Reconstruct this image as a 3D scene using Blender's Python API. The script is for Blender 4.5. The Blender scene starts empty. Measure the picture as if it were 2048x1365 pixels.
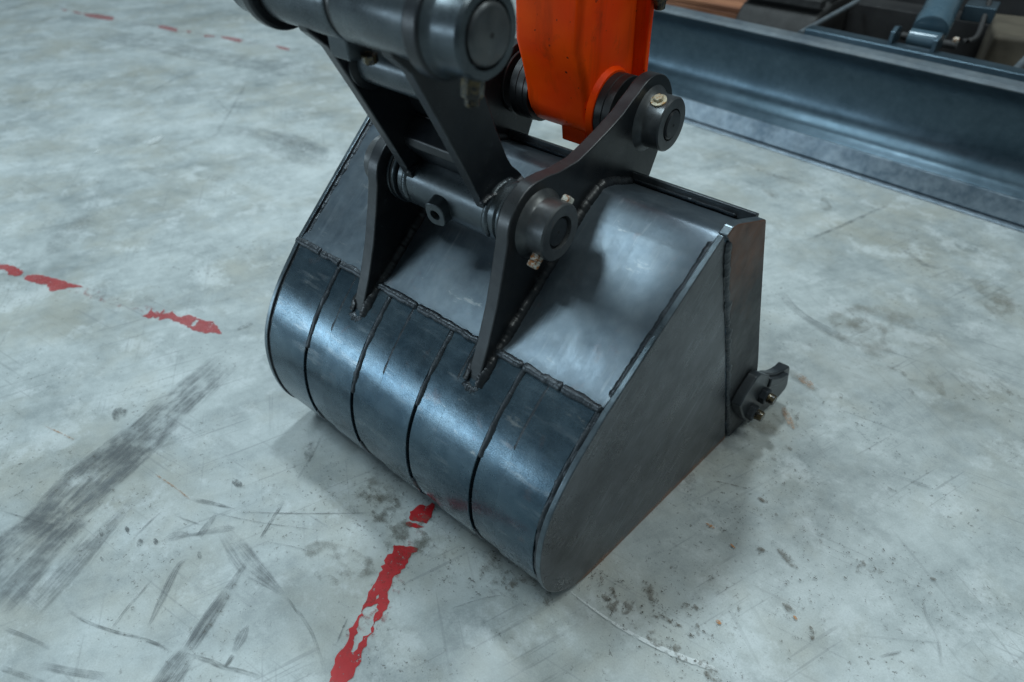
import bpy, bmesh, math, random
from mathutils import Vector, Matrix, noise

scene = bpy.context.scene
COL = scene.collection

# ------------------------------------------------------------------ camera
YAW, PITCH, ROLL = math.radians(-40.564), math.radians(39.637), math.radians(-0.083)
cam_d = bpy.data.cameras.new('camera')
cam_d.sensor_width = 36.0
cam_d.lens = 23.98
cam_d.clip_start = 0.02
cam_d.clip_end = 200.0
cam_d.dof.use_dof = True
cam_d.dof.focus_distance = 1.22
cam_d.dof.aperture_fstop = 2.6
cam = bpy.data.objects.new('camera', cam_d)
COL.objects.link(cam)
fw = Vector((math.sin(YAW)*math.cos(PITCH), math.cos(YAW)*math.cos(PITCH), -math.sin(PITCH)))
rt = Vector((math.cos(YAW), -math.sin(YAW), 0.0))
up = rt.cross(fw)
rt2 = rt*math.cos(ROLL) + up*math.sin(ROLL)
up2 = up*math.cos(ROLL) - rt*math.sin(ROLL)
cam.matrix_world = Matrix(((rt2.x, up2.x, -fw.x, 1.1234), (rt2.y, up2.y, -fw.y, -0.9421),
                           (rt2.z, up2.z, -fw.z, 1.1439), (0, 0, 0, 1)))
scene.camera = cam

# ------------------------------------------------------------------ light of the hall
world = bpy.data.worlds.new('World')
scene.world = world
world.use_nodes = True
bg = world.node_tree.nodes['Background']
bg.inputs[0].default_value = (0.66, 0.86, 0.95, 1)
bg.inputs[1].default_value = 0.12

def area(name, loc, target, sx, sy, power, col):
    d = bpy.data.lights.new(name, 'AREA')
    d.shape = 'RECTANGLE'; d.size = sx; d.size_y = sy; d.energy = power; d.color = col
    o = bpy.data.objects.new(name, d); COL.objects.link(o)
    o.location = loc
    o.rotation_euler = (Vector(target) - Vector(loc)).to_track_quat('-Z', 'Y').to_euler()
    return o
COOL = (0.74, 0.92, 1.0)
area('ceiling_lamp', (-0.55, 1.05, 5.2), (-0.55, 1.05, 0), 0.42, 0.42, 112, (0.80, 0.94, 1.0))
area('ceiling_lamp', (-1.75, -2.0, 5.2), (-1.75, -2.0, 0), 1.1, 1.5, 128, COOL)
area('ceiling_lamp', (2.3, 1.9, 5.2), (2.3, 1.9, 0), 2.2, 1.6, 76, (0.88, 0.98, 0.97))
area('ceiling_lamp', (2.2, -1.0, 5.2), (2.2, -1.0, 0), 2.0, 1.2, 44, (0.88, 0.98, 0.97))
area('ceiling_lamp', (-4.6, 1.6, 5.2), (-4.6, 1.6, 0), 2.4, 1.2, 66, COOL)
area('hall_window', (-4.2, -6.2, 1.5), (0.3, -0.4, 0.5), 4.5, 0.8, 120, (0.70, 0.88, 1.0))
scene.cycles.max_bounces = 6
scene.cycles.diffuse_bounces = 3
scene.cycles.glossy_bounces = 3
scene.cycles.transparent_max_bounces = 32

scene.view_settings.view_transform = 'Standard'
scene.view_settings.look = 'None'
scene.view_settings.gamma = 1.0
scene.view_settings.exposure = 0.20
scene.view_settings.use_curve_mapping = False

# ------------------------------------------------------------------ node materials
class NT:
    def __init__(s, name):
        s.m = bpy.data.materials.new(name); s.m.use_nodes = True
        s.t = s.m.node_tree; s.t.nodes.clear()
        s.out = s.t.nodes.new('ShaderNodeOutputMaterial')
        s.co = s.t.nodes.new('ShaderNodeTexCoord')
    def n(s, typ, **kw):
        nd = s.t.nodes.new(typ)
        for k, v in kw.items(): setattr(nd, k, v)
        return nd
    def put(s, sock, v):
        if isinstance(v, bpy.types.NodeSocket): s.t.links.new(v, sock)
        elif isinstance(v, (tuple, list)) and len(v) == 3 and sock.type == 'RGBA': sock.default_value = (*v, 1)
        else: sock.default_value = v
    def noise(s, scale, detail=4, rough=.55, stretch=None, rot=None, dist=0, src='Object', offs=(0, 0, 0)):
        src_ = s.co.outputs[src]
        if rot:
            m0 = s.n('ShaderNodeMapping'); s.t.links.new(src_, m0.inputs[0])
            m0.inputs['Rotation'].default_value = rot; src_ = m0.outputs[0]
        mp = s.n('ShaderNodeMapping'); s.t.links.new(src_, mp.inputs[0])
        mp.inputs['Location'].default_value = offs
        if stretch: mp.inputs['Scale'].default_value = stretch
        nz = s.n('ShaderNodeTexNoise'); s.t.links.new(mp.outputs[0], nz.inputs['Vector'])
        nz.inputs['Scale'].default_value = scale; nz.inputs['Detail'].default_value = detail
        nz.inputs['Roughness'].default_value = rough; nz.inputs['Distortion'].default_value = dist
        return nz.outputs['Fac']
    def ramp(s, fac, stops):
        r = s.n('ShaderNodeValToRGB'); s.put(r.inputs[0], fac)
        el = r.color_ramp.elements
        while len(el) < len(stops): el.new(0.5)
        for e, (p, c) in zip(el, stops):
            e.position = p; e.color = (c, c, c, 1) if isinstance(c, (int, float)) else (*c, 1)
        return r.outputs[0]
    def mix(s, fac, a, b, mode='MIX'):
        m = s.n('ShaderNodeMix', data_type='RGBA', blend_type=mode)
        s.put(m.inputs[0], fac); s.put(m.inputs[6], a); s.put(m.inputs[7], b)
        return m.outputs[2]
    def math(s, op, a, b=0.0, clamp=False):
        m = s.n('ShaderNodeMath', operation=op, use_clamp=clamp); s.put(m.inputs[0], a); s.put(m.inputs[1], b)
        return m.outputs[0]
    def bump(s, h, strength=.2, dist=.002, normal=None):
        b = s.n('ShaderNodeBump'); s.put(b.inputs['Height'], h)
        b.inputs['Strength'].default_value = strength; b.inputs['Distance'].default_value = dist
        if normal: s.put(b.inputs['Normal'], normal)
        return b.outputs[0]
    def bsdf(s, col, rough=.5, metal=0.0, normal=None, spec=.5, coat=0.0, coat_r=.2):
        p = s.n('ShaderNodeBsdfPrincipled')
        s.put(p.inputs['Base Color'], col); s.put(p.inputs['Roughness'], rough); s.put(p.inputs['Metallic'], metal)
        s.put(p.inputs['Specular IOR Level'], spec)
        p.inputs['Coat Weight'].default_value = coat; p.inputs['Coat Roughness'].default_value = coat_r
        if normal: s.put(p.inputs['Normal'], normal)
        return p.outputs[0]
    def done(s, sh):
        s.t.links.new(sh, s.out.inputs[0]); return s.m

def steel(name, dark=(.016, .021, .027), light=(.05, .06, .068), rough=(.30, .50), metal=.25, scratch=.35,
          rust=0.0, dust=0.0, brush=(1, 1, 1), brush_scale=60, bump=.12, coat=0.0, thr=(.60, .74), low_rust=0, brush_rot=None, cloud=(1, 1, 1), scrape=0.0):
    t = NT(name)
    big = t.noise(5.5, 5, .62, stretch=cloud, rot=brush_rot)
    mid = t.noise(38, 4, .6, offs=(3, 1, 2))
    f = t.ramp(t.math('ADD', t.math('MULTIPLY', big, .65), t.math('MULTIPLY', mid, .35)), [(.36, 0.0), (.66, 1.0)])
    col = t.mix(f, dark, light)
    st = t.noise(brush_scale, 3, .7, stretch=brush, rot=brush_rot, offs=(7, 3, 5))
    sm = t.ramp(st, [(thr[0], 0.0), (thr[1], 1.0)])
    pt = t.ramp(t.noise(9, 3, .6, offs=(1, 9, 4)), [(.45, 0.0), (.65, 1.0)])
    sm = t.math('MULTIPLY', t.math('MULTIPLY', sm, pt), scratch)
    col = t.mix(sm, col, (.24, .27, .29))
    if scrape:
        sc_ = t.ramp(t.noise(30, 5, .75, stretch=(.35, 1, 1), offs=(11, 4, 2)), [(.62, 0.0), (.70, 1.0)])
        mk_ = t.ramp(t.noise(5, 2, .5, offs=(3, 14, 2)), [(.48, 0.0), (.60, 1.0)])
        col = t.mix(t.math('MULTIPLY', t.math('MULTIPLY', sc_, mk_), scrape), col, (.34, .345, .33))
    if dust:
        dm = t.math('MULTIPLY', t.ramp(t.noise(14, 6, .65, offs=(5, 5, 1)), [(.42, 0.0), (.72, 1.0)]), dust)
        col = t.mix(dm, col, (.17, .165, .15))
    if rust:
        rm = t.math('MULTIPLY', t.ramp(t.noise(26, 6, .7, offs=(2, 8, 8)), [(.60, 0.0), (.68, 1.0)]), rust)
        col = t.mix(rm, col, t.mix(t.noise(90, 3), (.17, .045, .012), (.36, .12, .035)))
    if low_rust:
        sep = t.n('ShaderNodeSeparateXYZ'); t.t.links.new(t.co.outputs['Object'], sep.inputs[0])
        hz = t.math('ADD', sep.outputs[2], t.math('MULTIPLY', t.math('SUBTRACT', t.noise(30, 5, .7, offs=(6, 1, 3)), .5), .05))
        lm = t.math('MULTIPLY', t.ramp(hz, [(0.002, 1.0), (low_rust, 0.0)]), .9)
        col = t.mix(lm, col, t.mix(t.noise(120, 3), (.20, .06, .018), (.42, .15, .05)))
    fine = t.noise(420, 3, .6)
    r = t.ramp(t.math('ADD', t.math('MULTIPLY', t.noise(13, 4, .62, offs=(4, 4, 4)), .45), t.math('ADD', t.math('MULTIPLY', st, .22), t.math('MULTIPLY', fine, .33))), [(.36, rough[0]), (.64, rough[1])])
    h = t.math('ADD', t.math('MULTIPLY', fine, .35), t.math('MULTIPLY', t.noise(70, 4, .6), .65))
    return t.done(t.bsdf(col, r, metal, t.bump(h, bump, .0015), coat=coat))

M = {}
M['plate'] = steel('dark_painted_steel', dark=(.03, .036, .042), light=(.075, .084, .092), dust=.10, rough=(.28, .46), metal=.55, brush=(1, .12, .15))
M['slope'] = steel('sloped_plate_steel', dark=(.048, .068, .088), light=(.115, .145, .170), rough=(.29, .44), metal=.66, dust=.12,
                   scratch=.42, brush=(1, .045, 1), brush_scale=150, rust=.06, scrape=.35, thr=(.54, .66), brush_rot=(math.radians(-38.2), 0, 0), cloud=(1, .5, 1))
M['strip'] = steel('blue_black_wear_steel', dark=(.038, .068, .094), light=(.095, .140, .172), rough=(.17, .34), metal=.82,
                   scratch=.6, brush=(.12, 1, .5), brush_scale=70, dust=.06, rust=.08, thr=(.55, .68), scrape=.55)
M['side'] = steel('scuffed_side_steel', dark=(.030, .035, .041), light=(.125, .133, .146), rough=(.22, .40), metal=.65,
                  scratch=.6, brush=(1, .045, .8), brush_scale=130, dust=.10, rust=.04, thr=(.53, .64), low_rust=.020, scrape=.3, cloud=(1, .35, 1.3), brush_rot=(math.radians(-46), 0, 0))
M['ear'] = steel('black_painted_steel', dark=(.005, .0065, .0085), light=(.014, .017, .021), rough=(.26, .44), metal=.2, scratch=.18, dust=.10)
M['boss'] = steel('worn_boss_steel', dark=(.022, .027, .032), light=(.10, .108, .115), rough=(.26, .46), metal=.5, scratch=.35, dust=.35, rust=.12, brush=(.2, 1, 1))
M['link'] = steel('charcoal_link_paint', dark=(.006, .0085, .012), light=(.014, .0185, .024), rough=(.26, .44), metal=.2, scratch=.12, dust=.06)
M['tube'] = steel('grey_tube_paint', dark=(.032, .043, .052), light=(.085, .105, .118), rough=(.22, .40), metal=.55, scratch=.12, dust=.14)
M['weld'] = steel('painted_weld', dark=(.016, .021, .027), light=(.05, .06, .07), rough=(.26, .45), metal=.5, scratch=.5, bump=.5, brush_scale=130, dust=.05)
M['blade'] = steel('blue_grey_blade_paint', dark=(.034, .060, .080), light=(.070, .106, .134), rough=(.26, .40), metal=.7, scratch=.10, dust=0, brush=(.2, 1, 1))
M['blade_worn'] = steel('worn_blade_edge', dark=(.08, .12, .16), light=(.32, .38, .43), rough=(.32, .5), metal=.5, scratch=.5, dust=.1)
M['blade_top'] = steel('dusty_blade_top', dark=(.07, .09, .11), light=(.16, .19, .21), rough=(.4, .6), metal=.3, scratch=.3, dust=.25)
M['edge'] = steel('bare_edge_steel', dark=(.05, .068, .08), light=(.20, .245, .275), rough=(.25, .4), metal=.8, scratch=.5)
M['cut'] = steel('flame_cut_edge_paint', dark=(.017, .020, .024), light=(.048, .054, .060), rough=(.26, .42), metal=.35, scratch=.3, dust=.12, brush=(.1, 1, 1))  # lighter copy of the plate paint, for edges that catch the light
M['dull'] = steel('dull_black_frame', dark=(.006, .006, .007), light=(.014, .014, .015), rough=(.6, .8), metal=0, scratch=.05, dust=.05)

def rubber():
    t = NT('black_seal_rubber')
    return t.done(t.bsdf(t.mix(t.noise(60), (.006, .007, .008), (.016, .017, .018)), t.ramp(t.noise(40), [(.3, .28), (.7, .5)]), 0, t.bump(t.noise(200), .08)))
M['rubber'] = rubber()

def bolt_mat():
    t = NT('zinc_bolt_with_rust')
    m = t.ramp(t.noise(190, 5, .7, src='Object'), [(.46, 0.0), (.56, 1.0)])
    col = t.mix(m, t.mix(t.noise(160), (.42, .43, .39), (.60, .60, .54)), t.mix(t.noise(300), (.13, .035, .01), (.38, .15, .03)))
    return t.done(t.bsdf(col, .5, .2, t.bump(t.noise(500), .2)))
M['bolt'] = bolt_mat()
def bolt_mat2():
    t = NT('yellowed_zinc_bolt')
    m = t.ramp(t.noise(170, 5, .7), [(.5, 0.0), (.64, 1.0)])
    col = t.mix(m, t.mix(t.noise(160), (.50, .44, .30), (.62, .58, .46)), (.42, .20, .04))
    return t.done(t.bsdf(col, .45, .3, t.bump(t.noise(400), .25)))
M['bolt_yellow'] = bolt_mat2()
def greasy():
    t = NT('greasy_dark_metal')
    col = t.mix(t.ramp(t.noise(120, 4), [(.45, 0.0), (.6, 1.0)]), (.012, .011, .009), (.10, .075, .035))
    return t.done(t.bsdf(col, .25, .2, t.bump(t.noise(200), .3)))
M['greasy'] = greasy()

def orange():
    t = NT('orange_arm_paint')
    f = t.ramp(t.noise(11, 4, .5), [(.35, 0.0), (.7, 1.0)])
    col = t.mix(f, (.85, .050, .001), (.97, .088, .001))
    gr = t.math('MULTIPLY', t.ramp(t.noise(13, 5, .65, offs=(3, 3, 0)), [(.60, 0.0), (.74, 1.0)]), .5)
    col = t.mix(gr, col, (.10, .028, .010))
    run = t.math('MULTIPLY', t.ramp(t.noise(26, 4, .65, stretch=(1, 1, .16), offs=(4, 2, 1)), [(.53, 0.0), (.70, 1.0)]), .3)
    col = t.mix(run, col, (.22, .022, .003))
    chips = t.ramp(t.noise(75, 3, .6, offs=(1, 0, 5)), [(.70, 0.0), (.715, 1.0)])
    col = t.mix(chips, col, (.02, .012, .008))
    return t.done(t.bsdf(col, t.ramp(t.noise(30, 4), [(.3, .34), (.7, .5)]), 0, t.bump(t.noise(180, 3), .04), spec=.10))
M['orange'] = orange()

def cutter():
    t = NT('rusted_cutter_steel')
    big = t.ramp(t.noise(7, 5, .6), [(.36, 0.0), (.66, 1.0)])
    col = t.mix(big, (.026, .029, .032), (.058, .06, .062))
    sep = t.n('ShaderNodeSeparateXYZ'); t.t.links.new(t.co.outputs['Object'], sep.inputs[0])
    hz = t.math('ADD', sep.outputs[2], t.math('MULTIPLY', t.math('SUBTRACT', t.noise(14, 6, .72, offs=(2, 2, 2)), .5), .34))
    rm = t.ramp(hz, [(.42, 0.0), (.60, 1.0)])
    rcol = t.mix(t.noise(45, 6, .7), (.055, .032, .024), (.25, .10, .048))
    col = t.mix(t.math('MULTIPLY', rm, .80), col, rcol)
    sc = t.math('MULTIPLY', t.ramp(t.noise(80, 3, .7, stretch=(1, .3, .06), rot=(.3, 0, 0)), [(.6, 0.0), (.75, 1.0)]), .3)
    col = t.mix(sc, col, (.22, .22, .21))
    return t.done(t.bsdf(col, t.ramp(t.noise(30, 5), [(.3, .42), (.7, .62)]), .2, t.bump(t.noise(260, 4), .15)))
M['cutter'] = cutter()

def concrete():
    t = NT('worn_concrete')
    a = t.noise(1.2, 4, .62); b = t.noise(4.5, 5, .68, offs=(4, 2, 0)); c = t.noise(26, 5, .72, offs=(1, 6, 0))
    st = t.noise(6, 5, .7, stretch=(.22, 1, 1), rot=(0, 0, math.radians(-62)), offs=(2, 0, 0), dist=.4)
    f = t.math('ADD', t.math('ADD', t.math('MULTIPLY', a, .28), t.math('MULTIPLY', b, .28)), t.math('ADD', t.math('MULTIPLY', c, .18), t.math('MULTIPLY', st, .26)))
    col = t.ramp(f, [(.40, (.205, .236, .240)), (.47, (.298, .334, .338)), (.525, (.372, .412, .415)), (.60, (.46, .502, .506))])
    w = t.math('MULTIPLY', t.ramp(t.noise(2.4, 4, .7, offs=(9, 4, 0)), [(.46, 0.0), (.66, 1.0)]), .55)
    col = t.mix(w, col, (.315, .308, .255))
    pale = t.math('MULTIPLY', t.ramp(t.noise(7.0, 6, .75, offs=(13, 2, 0)), [(.53, 0.0), (.62, 1.0)]), .5)
    col = t.mix(pale, col, (.52, .56, .57))
    g = t.math('MULTIPLY', t.ramp(t.noise(11, 5, .78, offs=(3, 12, 0)), [(.56, 0.0), (.68, 1.0)]), .34)
    col = t.mix(g, col, (.20, .225, .23))
    # grain
    gr = t.noise(330, 2, .7, offs=(2, 2, 0))
    col = t.mix(t.math('MULTIPLY', t.ramp(gr, [(.35, 1.0), (.52, 0.0)]), .16), col, (.16, .175, .18))
    col = t.mix(t.math('MULTIPLY', t.ramp(gr, [(.54, 0.0), (.70, 1.0)]), .12), col, (.58, .61, .61))
    # pores and specks gathered in patches
    sp = t.math('MULTIPLY', t.ramp(t.noise(85, 3, .75, offs=(5, 1, 0)), [(.60, 0.0), (.67, 1.0)]), t.ramp(t.noise(5, 4, .7, offs=(8, 8, 0)), [(.46, 0.0), (.58, .85)]))
    col = t.mix(sp, col, (.105, .108, .10))
    # hairline drag scratches
    for ang, sc_, off, k in ((-70, 85, 1, .34), (-8, 110, 4, .30), (35, 95, 8, .24)):
        s_ = t.ramp(t.noise(sc_, 2, .6, stretch=(.03, 1, 1), rot=(0, 0, math.radians(ang)), offs=(off, off*2, 0)), [(.625, 0.0), (.66, 1.0)])
        msk = t.ramp(t.noise(3.4, 3, .6, offs=(off*3, off, 0)), [(.48, 0.0), (.58, 1.0)])
        col = t.mix(t.math('MULTIPLY', t.math('MULTIPLY', s_, msk), k), col, (.15, .165, .17))
    r = t.ramp(t.math('ADD', t.math('MULTIPLY', b, .6), t.math('MULTIPLY', c, .4)), [(.38, .38), (.60, .56)])
    return t.done(t.bsdf(col, r, 0, t.bump(c, .08, .002), spec=.5))
M['concrete'] = concrete()

def mark_mat(name, col, streak=None, lo=.42, hi=.6, scale=60, amount=1.0, rough=.5):
    """thin worn mark: UV.x runs along, UV.y runs across, edges fade out"""
    t = NT(name)
    sep = t.n('ShaderNodeSeparateXYZ'); t.t.links.new(t.co.outputs['UV'], sep.inputs[0])
    att = t.n('ShaderNodeAttribute', attribute_type='OBJECT', attribute_name='strength')
    y = t.math('ABSOLUTE', t.math('SUBTRACT', sep.outputs[1], .5))
    edge = t.ramp(y, [(.32, 1.0), (.5, 0.0)])
    if streak:
        nz = t.noise(1.0, 5, .68, src='UV', stretch=(streak[0], streak[1], 1))
        big = t.ramp(t.noise(22, 5, .65), [(.36, 0.2), (.6, 1.0)])
    else:
        nz = t.noise(scale, 6, .7); big = 1.0
    a = t.ramp(t.math('ADD', nz, t.math('MULTIPLY', t.math('SUBTRACT', edge, 1.0), .35)), [(lo, 0.0), (hi, 1.0)])
    a = t.math('MULTIPLY', t.math('MULTIPLY', a, big), t.math('MULTIPLY', att.outputs['Fac'], amount))
    a = t.math('MULTIPLY', a, t.ramp(edge, [(0.0, 0.0), (.25, 1.0)]))
    fd = t.n('ShaderNodeAttribute', attribute_name='fade'); a = t.math('MULTIPLY', a, fd.outputs['Fac'])
    tr = t.n('ShaderNodeBsdfTransparent')
    mx = t.n('ShaderNodeMixShader'); s_ = t.bsdf(col, rough, 0, spec=.35)
    t.put(mx.inputs[0], a); t.t.links.new(tr.outputs[0], mx.inputs[1]); t.t.links.new(s_, mx.inputs[2])
    return t.done(mx.outputs[0])
MK = {
 'tyre': mark_mat('tyre_rubber_streaks', (.125, .140, .147), (3.2, 10), .30, .60, rough=.6),
 'scratch': mark_mat('dark_scratch', (.13, .142, .143), (14, 2.5), .34, .60, rough=.6),
 'rust': mark_mat('orange_rust_stain', (.40, .17, .045), None, .42, .62, 140),
 'rustdark': mark_mat('brown_dirt_stain', (.085, .062, .036), None, .47, .60, 75, .8, rough=.7),
 'specks': mark_mat('fine_dirt_specks', (.060, .048, .030), None, .60, .66, 120, .85, rough=.7),
 'redres': mark_mat('red_paint_residue', (.30, .05, .045), None, .54, .66, 60, .6, rough=.5),
 'chalk': mark_mat('pale_scrape', (.66, .69, .69), None, .30, .5, 60, rough=.6),
 'grime': mark_mat('grey_grime', (.11, .12, .12), None, .38, .62, 90, rough=.6),
 'smudge': mark_mat('brown_smudge', (.21, .20, .165), None, .40, .70, 18, .9, rough=.55),
 'oil': mark_mat('oily_grime', (.13, .125, .10), None, .48, .66, 28, .8, rough=.45),
}
def red_mat():
    t = NT('worn_red_floor_paint')
    col = t.mix(t.ramp(t.noise(30, 5, .65), [(.35, 0.0), (.7, 1.0)]), (.36, .006, .010), (.46, .018, .022))
    d = t.math('MULTIPLY', t.ramp(t.noise(55, 5, .7, offs=(3, 1, 0)), [(.55, 0.0), (.75, 1.0)]), .45)
    col = t.mix(d, col, (.20, .05, .05))
    a = t.ramp(t.math('ADD', t.math('MULTIPLY', t.noise(140, 4, .75, offs=(6, 2, 0)), .6), t.math('MULTIPLY', t.noise(22, 4, .7, offs=(1, 7, 0)), .4)), [(.385, 0.0), (.425, 1.0)])
    att = t.n('ShaderNodeAttribute', attribute_type='OBJECT', attribute_name='strength')
    a = t.math('MULTIPLY', a, att.outputs['Fac'])
    tr = t.n('ShaderNodeBsdfTransparent'); mx = t.n('ShaderNodeMixShader'); s_ = t.bsdf(col, .42, 0, spec=.4)
    t.put(mx.inputs[0], a); t.t.links.new(tr.outputs[0], mx.inputs[1]); t.t.links.new(s_, mx.inputs[2])
    return t.done(mx.outputs[0])
M['red'] = red_mat()
def simple(name, a, b, scale=20, rough=.6, stretch=None, metal=0):
    t = NT(name)
    return t.done(t.bsdf(t.mix(t.ramp(t.noise(scale, 5, .65, stretch=stretch), [(.35, 0.0), (.65, 1.0)]), a, b), rough, metal, t.bump(t.noise(scale*6), .15)))
M['timber'] = simple('rust_brown_timber', (.13, .045, .020), (.34, .15, .075), 14, .7, (.15, 1, 1))
M['beige'] = simple('beige_dusty_board', (.055, .046, .033), (.10, .085, .062), 12, .8, (.3, 1, 1))
M['track'] = simple('black_track_rubber', (.008, .008, .008), (.022, .022, .022), 30, .7)
M['brown'] = simple('dark_brown_plate', (.014, .007, .004), (.05, .022, .010), 9, .6)
M['brass'] = simple('dull_brass', (.10, .075, .03), (.22, .17, .08), 40, .4, None, .6)

# ------------------------------------------------------------------ mesh helpers
def link_obj(name, me, mat, parent=None, label=None):
    o = bpy.data.objects.new(name, me); COL.objects.link(o)
    if mat is not None and not me.materials: me.materials.append(mat)
    if parent is not None:
        o.parent = parent
        o.matrix_parent_inverse = Matrix.Translation(parent.location).inverted() if parent.type == 'EMPTY' else Matrix()
    if label: o['label'] = label
    return o
def mk(name, vs, fs, mat, parent=None, bevel=0, smooth=32, label=None, seg=2):
    me = bpy.data.meshes.new(name); me.from_pydata([tuple(v) for v in vs], [], fs); me.update()
    bm = bmesh.new(); bm.from_mesh(me); bmesh.ops.remove_doubles(bm, verts=bm.verts, dist=1e-6)
    bmesh.ops.recalc_face_normals(bm, faces=bm.faces); bm.to_mesh(me); bm.free()
    me.polygons.foreach_set('use_smooth', [True]*len(me.polygons)); me.set_sharp_from_angle(angle=math.radians(smooth))
    o = link_obj(name, me, mat, parent, label)
    if bevel:
        b = o.modifiers.new('bevel', 'BEVEL'); b.width = bevel; b.segments = seg; b.limit_method = 'ANGLE'
        b.angle_limit = math.radians(32); b.harden_normals = True
    return o
def thing(name, loc, label, cat, group=None):
    e = bpy.data.objects.new(name, None); COL.objects.link(e); e.location = loc; e.empty_display_size = .1
    e['label'] = label; e['category'] = cat
    if group: e['group'] = group
    return e
def catmull(P, n=6, closed=False):
    P = [Vector(p) for p in P]; out = []
    N = len(P); rng = range(N if closed else N-1)
    for i in rng:
        p1, p2 = P[i], P[(i+1) % N]
        p0 = P[i-1] if (closed or i > 0) else p1*2-p2
        p3 = P[(i+2) % N] if (closed or i+2 < N) else p2*2-p1
        for k in range(n):
            t = k/n
            out.append(.5*((2*p1)+(p2-p0)*t+(2*p0-5*p1+4*p2-p3)*t*t+(3*p1-p0-3*p2+p3)*t**3))
    if not closed: out.append(P[-1])
    return out
def arc(c, r, a0, a1, n=10):
    return [(c[0]+r*math.cos(math.radians(a0+(a1-a0)*i/n)), c[1]+r*math.sin(math.radians(a0+(a1-a0)*i/n))) for i in range(n+1)]
def prism(name, outline, u0, u1, mat, parent, bevel=.0025, **kw):
    f0 = u0 if callable(u0) else (lambda v: u0)
    f1 = u1 if callable(u1) else (lambda v: u1)
    n = len(outline)
    vs = [(f0(v), v, z) for v, z in outline]+[(f1(v), v, z) for v, z in outline]
    fs = [list(range(n)), list(range(2*n-1, n-1, -1))]+[[i, (i+1) % n, n+(i+1) % n, n+i] for i in range(n)]
    return mk(name, vs, fs, mat, parent, bevel, **kw)
def lathe(name, p0, axis, rings, mat, parent, seg=56, cap=True, smooth=32, label=None, bevel=0):
    """rings: (distance along axis, radius)"""
    p0 = Vector(p0); ax = Vector(axis).normalized()
    a = ax.orthogonal().normalized(); b = ax.cross(a)
    vs, fs = [], []
    for d, r in rings:
        for i in range(seg):
            th = 2*math.pi*i/seg
            vs.append(p0+ax*d+(a*math.cos(th)+b*math.sin(th))*r)
    for k in range(len(rings)-1):
        for i in range(seg):
            j = (i+1) % seg
            fs.append([k*seg+i, k*seg+j, (k+1)*seg+j, (k+1)*seg+i])
    if cap:
        fs.append(list(range(seg))[::-1]); m = (len(rings)-1)*seg; fs.append([m+i for i in range(seg)])
    return mk(name, vs, fs, mat, parent, bevel, smooth, label)
def cyl_u(name, c, r, u0, u1, mat, parent, ch=.003, **kw):
    L = u1-u0
    return lathe(name, (u0, c[0], c[1]), (1, 0, 0), [(0, r-ch), (ch, r), (L-ch, r), (L, r-ch)], mat, parent, **kw)
def hexbolt(name, p, axis, r, h, mat, parent, washer=0):
    o = lathe(name, p, axis, [(0, r), (h*.8, r), (h, r*.86)], mat, parent, seg=6, bevel=.0006)
    if washer: lathe('washer', Vector(p)-Vector(axis).normalized()*.001, axis, [(0, washer), (.0028, washer), (.0032, washer*.95)], mat, o, seg=28)
    return o
def weld(name, pts, r, mat, parent, seed=0, step=.0013, flat=.5, jitter=.35, nrm=None, ripple=.13):
    """lumpy bead laid along a path"""
    P = [Vector(p) for p in pts]
    L = [0]
    for i in range(1, len(P)): L.append(L[-1]+(P[i]-P[i-1]).length)
    n = max(4, int(L[-1]/step)); vs, fs = [], []; S = 8
    def at(s):
        for i in range(1, len(P)):
            if s <= L[i] or i == len(P)-1:
                t = (s-L[i-1])/max(1e-9, L[i]-L[i-1]); return P[i-1].lerp(P[i], t), (P[i]-P[i-1]).normalized()
    for k in range(n+1):
        s = L[-1]*k/n; p, d = at(s)
        nz = noise.noise(Vector((s*42, seed*7.3, 1.7))); nz2 = noise.noise(Vector((s*150, seed*3.1, 9.2)))
        saw = ((s/.0042+.25*nz) % 1.0)
        rr = r*(1+jitter*nz+.16*nz2+ripple*(saw-.5))
        end = min(1, min(k, n-k)/3.5+.3); rr *= end
        a = d.orthogonal().normalized() if abs(d.x) > .99 else Vector((1, 0, 0)).cross(d).normalized()
        if nrm is not None:
            w_ = nrm(p) if callable(nrm) else Vector(nrm)
            w_ = w_-d*w_.dot(d)
            if w_.length > 1e-4: a = w_.normalized()
        b = d.cross(a)
        off = (a*noise.noise(Vector((s*40, seed, 4)))+b*noise.noise(Vector((s*40, seed, 8))))*r*.22
        for i in range(S):
            th = 2*math.pi*i/S
            w = 1+.12*noise.noise(Vector((s*160, i*2.1, seed)))
            vs.append(p+off+(a*math.cos(th)*flat+b*math.sin(th))*rr*w)
    for k in range(n):
        for i in range(S):
            j = (i+1) % S; fs.append([k*S+i, k*S+j, (k+1)*S+j, (k+1)*S+i])
    fs.append(list(range(S))[::-1]); fs.append([n*S+i for i in range(S)])
    return mk(name, vs, fs, mat, parent, 0, 60)
def loft(name, prof_out, prof_in, u0, u1, mat, parent, nu=8, bevel=.0015, **kw):
    """plate that follows a profile: outer and inner polylines (v,z), from u0 to u1 (functions of v)"""
    f0 = u0 if callable(u0) else (lambda v: u0)
    f1 = u1 if callable(u1) else (lambda v: u1)
    loop = list(prof_out)+list(reversed(prof_in)); n = len(loop); vs, fs = [], []
    for k in range(nu+1):
        for v, z in loop:
            a, b = f0(v), f1(v); vs.append((a+(b-a)*k/nu, v, z))
    for k in range(nu):
        for i in range(n):
            j = (i+1) % n; fs.append([k*n+i, k*n+j, (k+1)*n+j, (k+1)*n+i])
    m = len(prof_out)
    for base, rev in ((0, False), (nu*n, True)):
        for i in range(m-1):
            q = [base+i, base+i+1, base+n-2-i, base+n-1-i]; fs.append(q if not rev else q[::-1])
    return mk(name, vs, fs, mat, parent, bevel, **kw)
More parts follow.
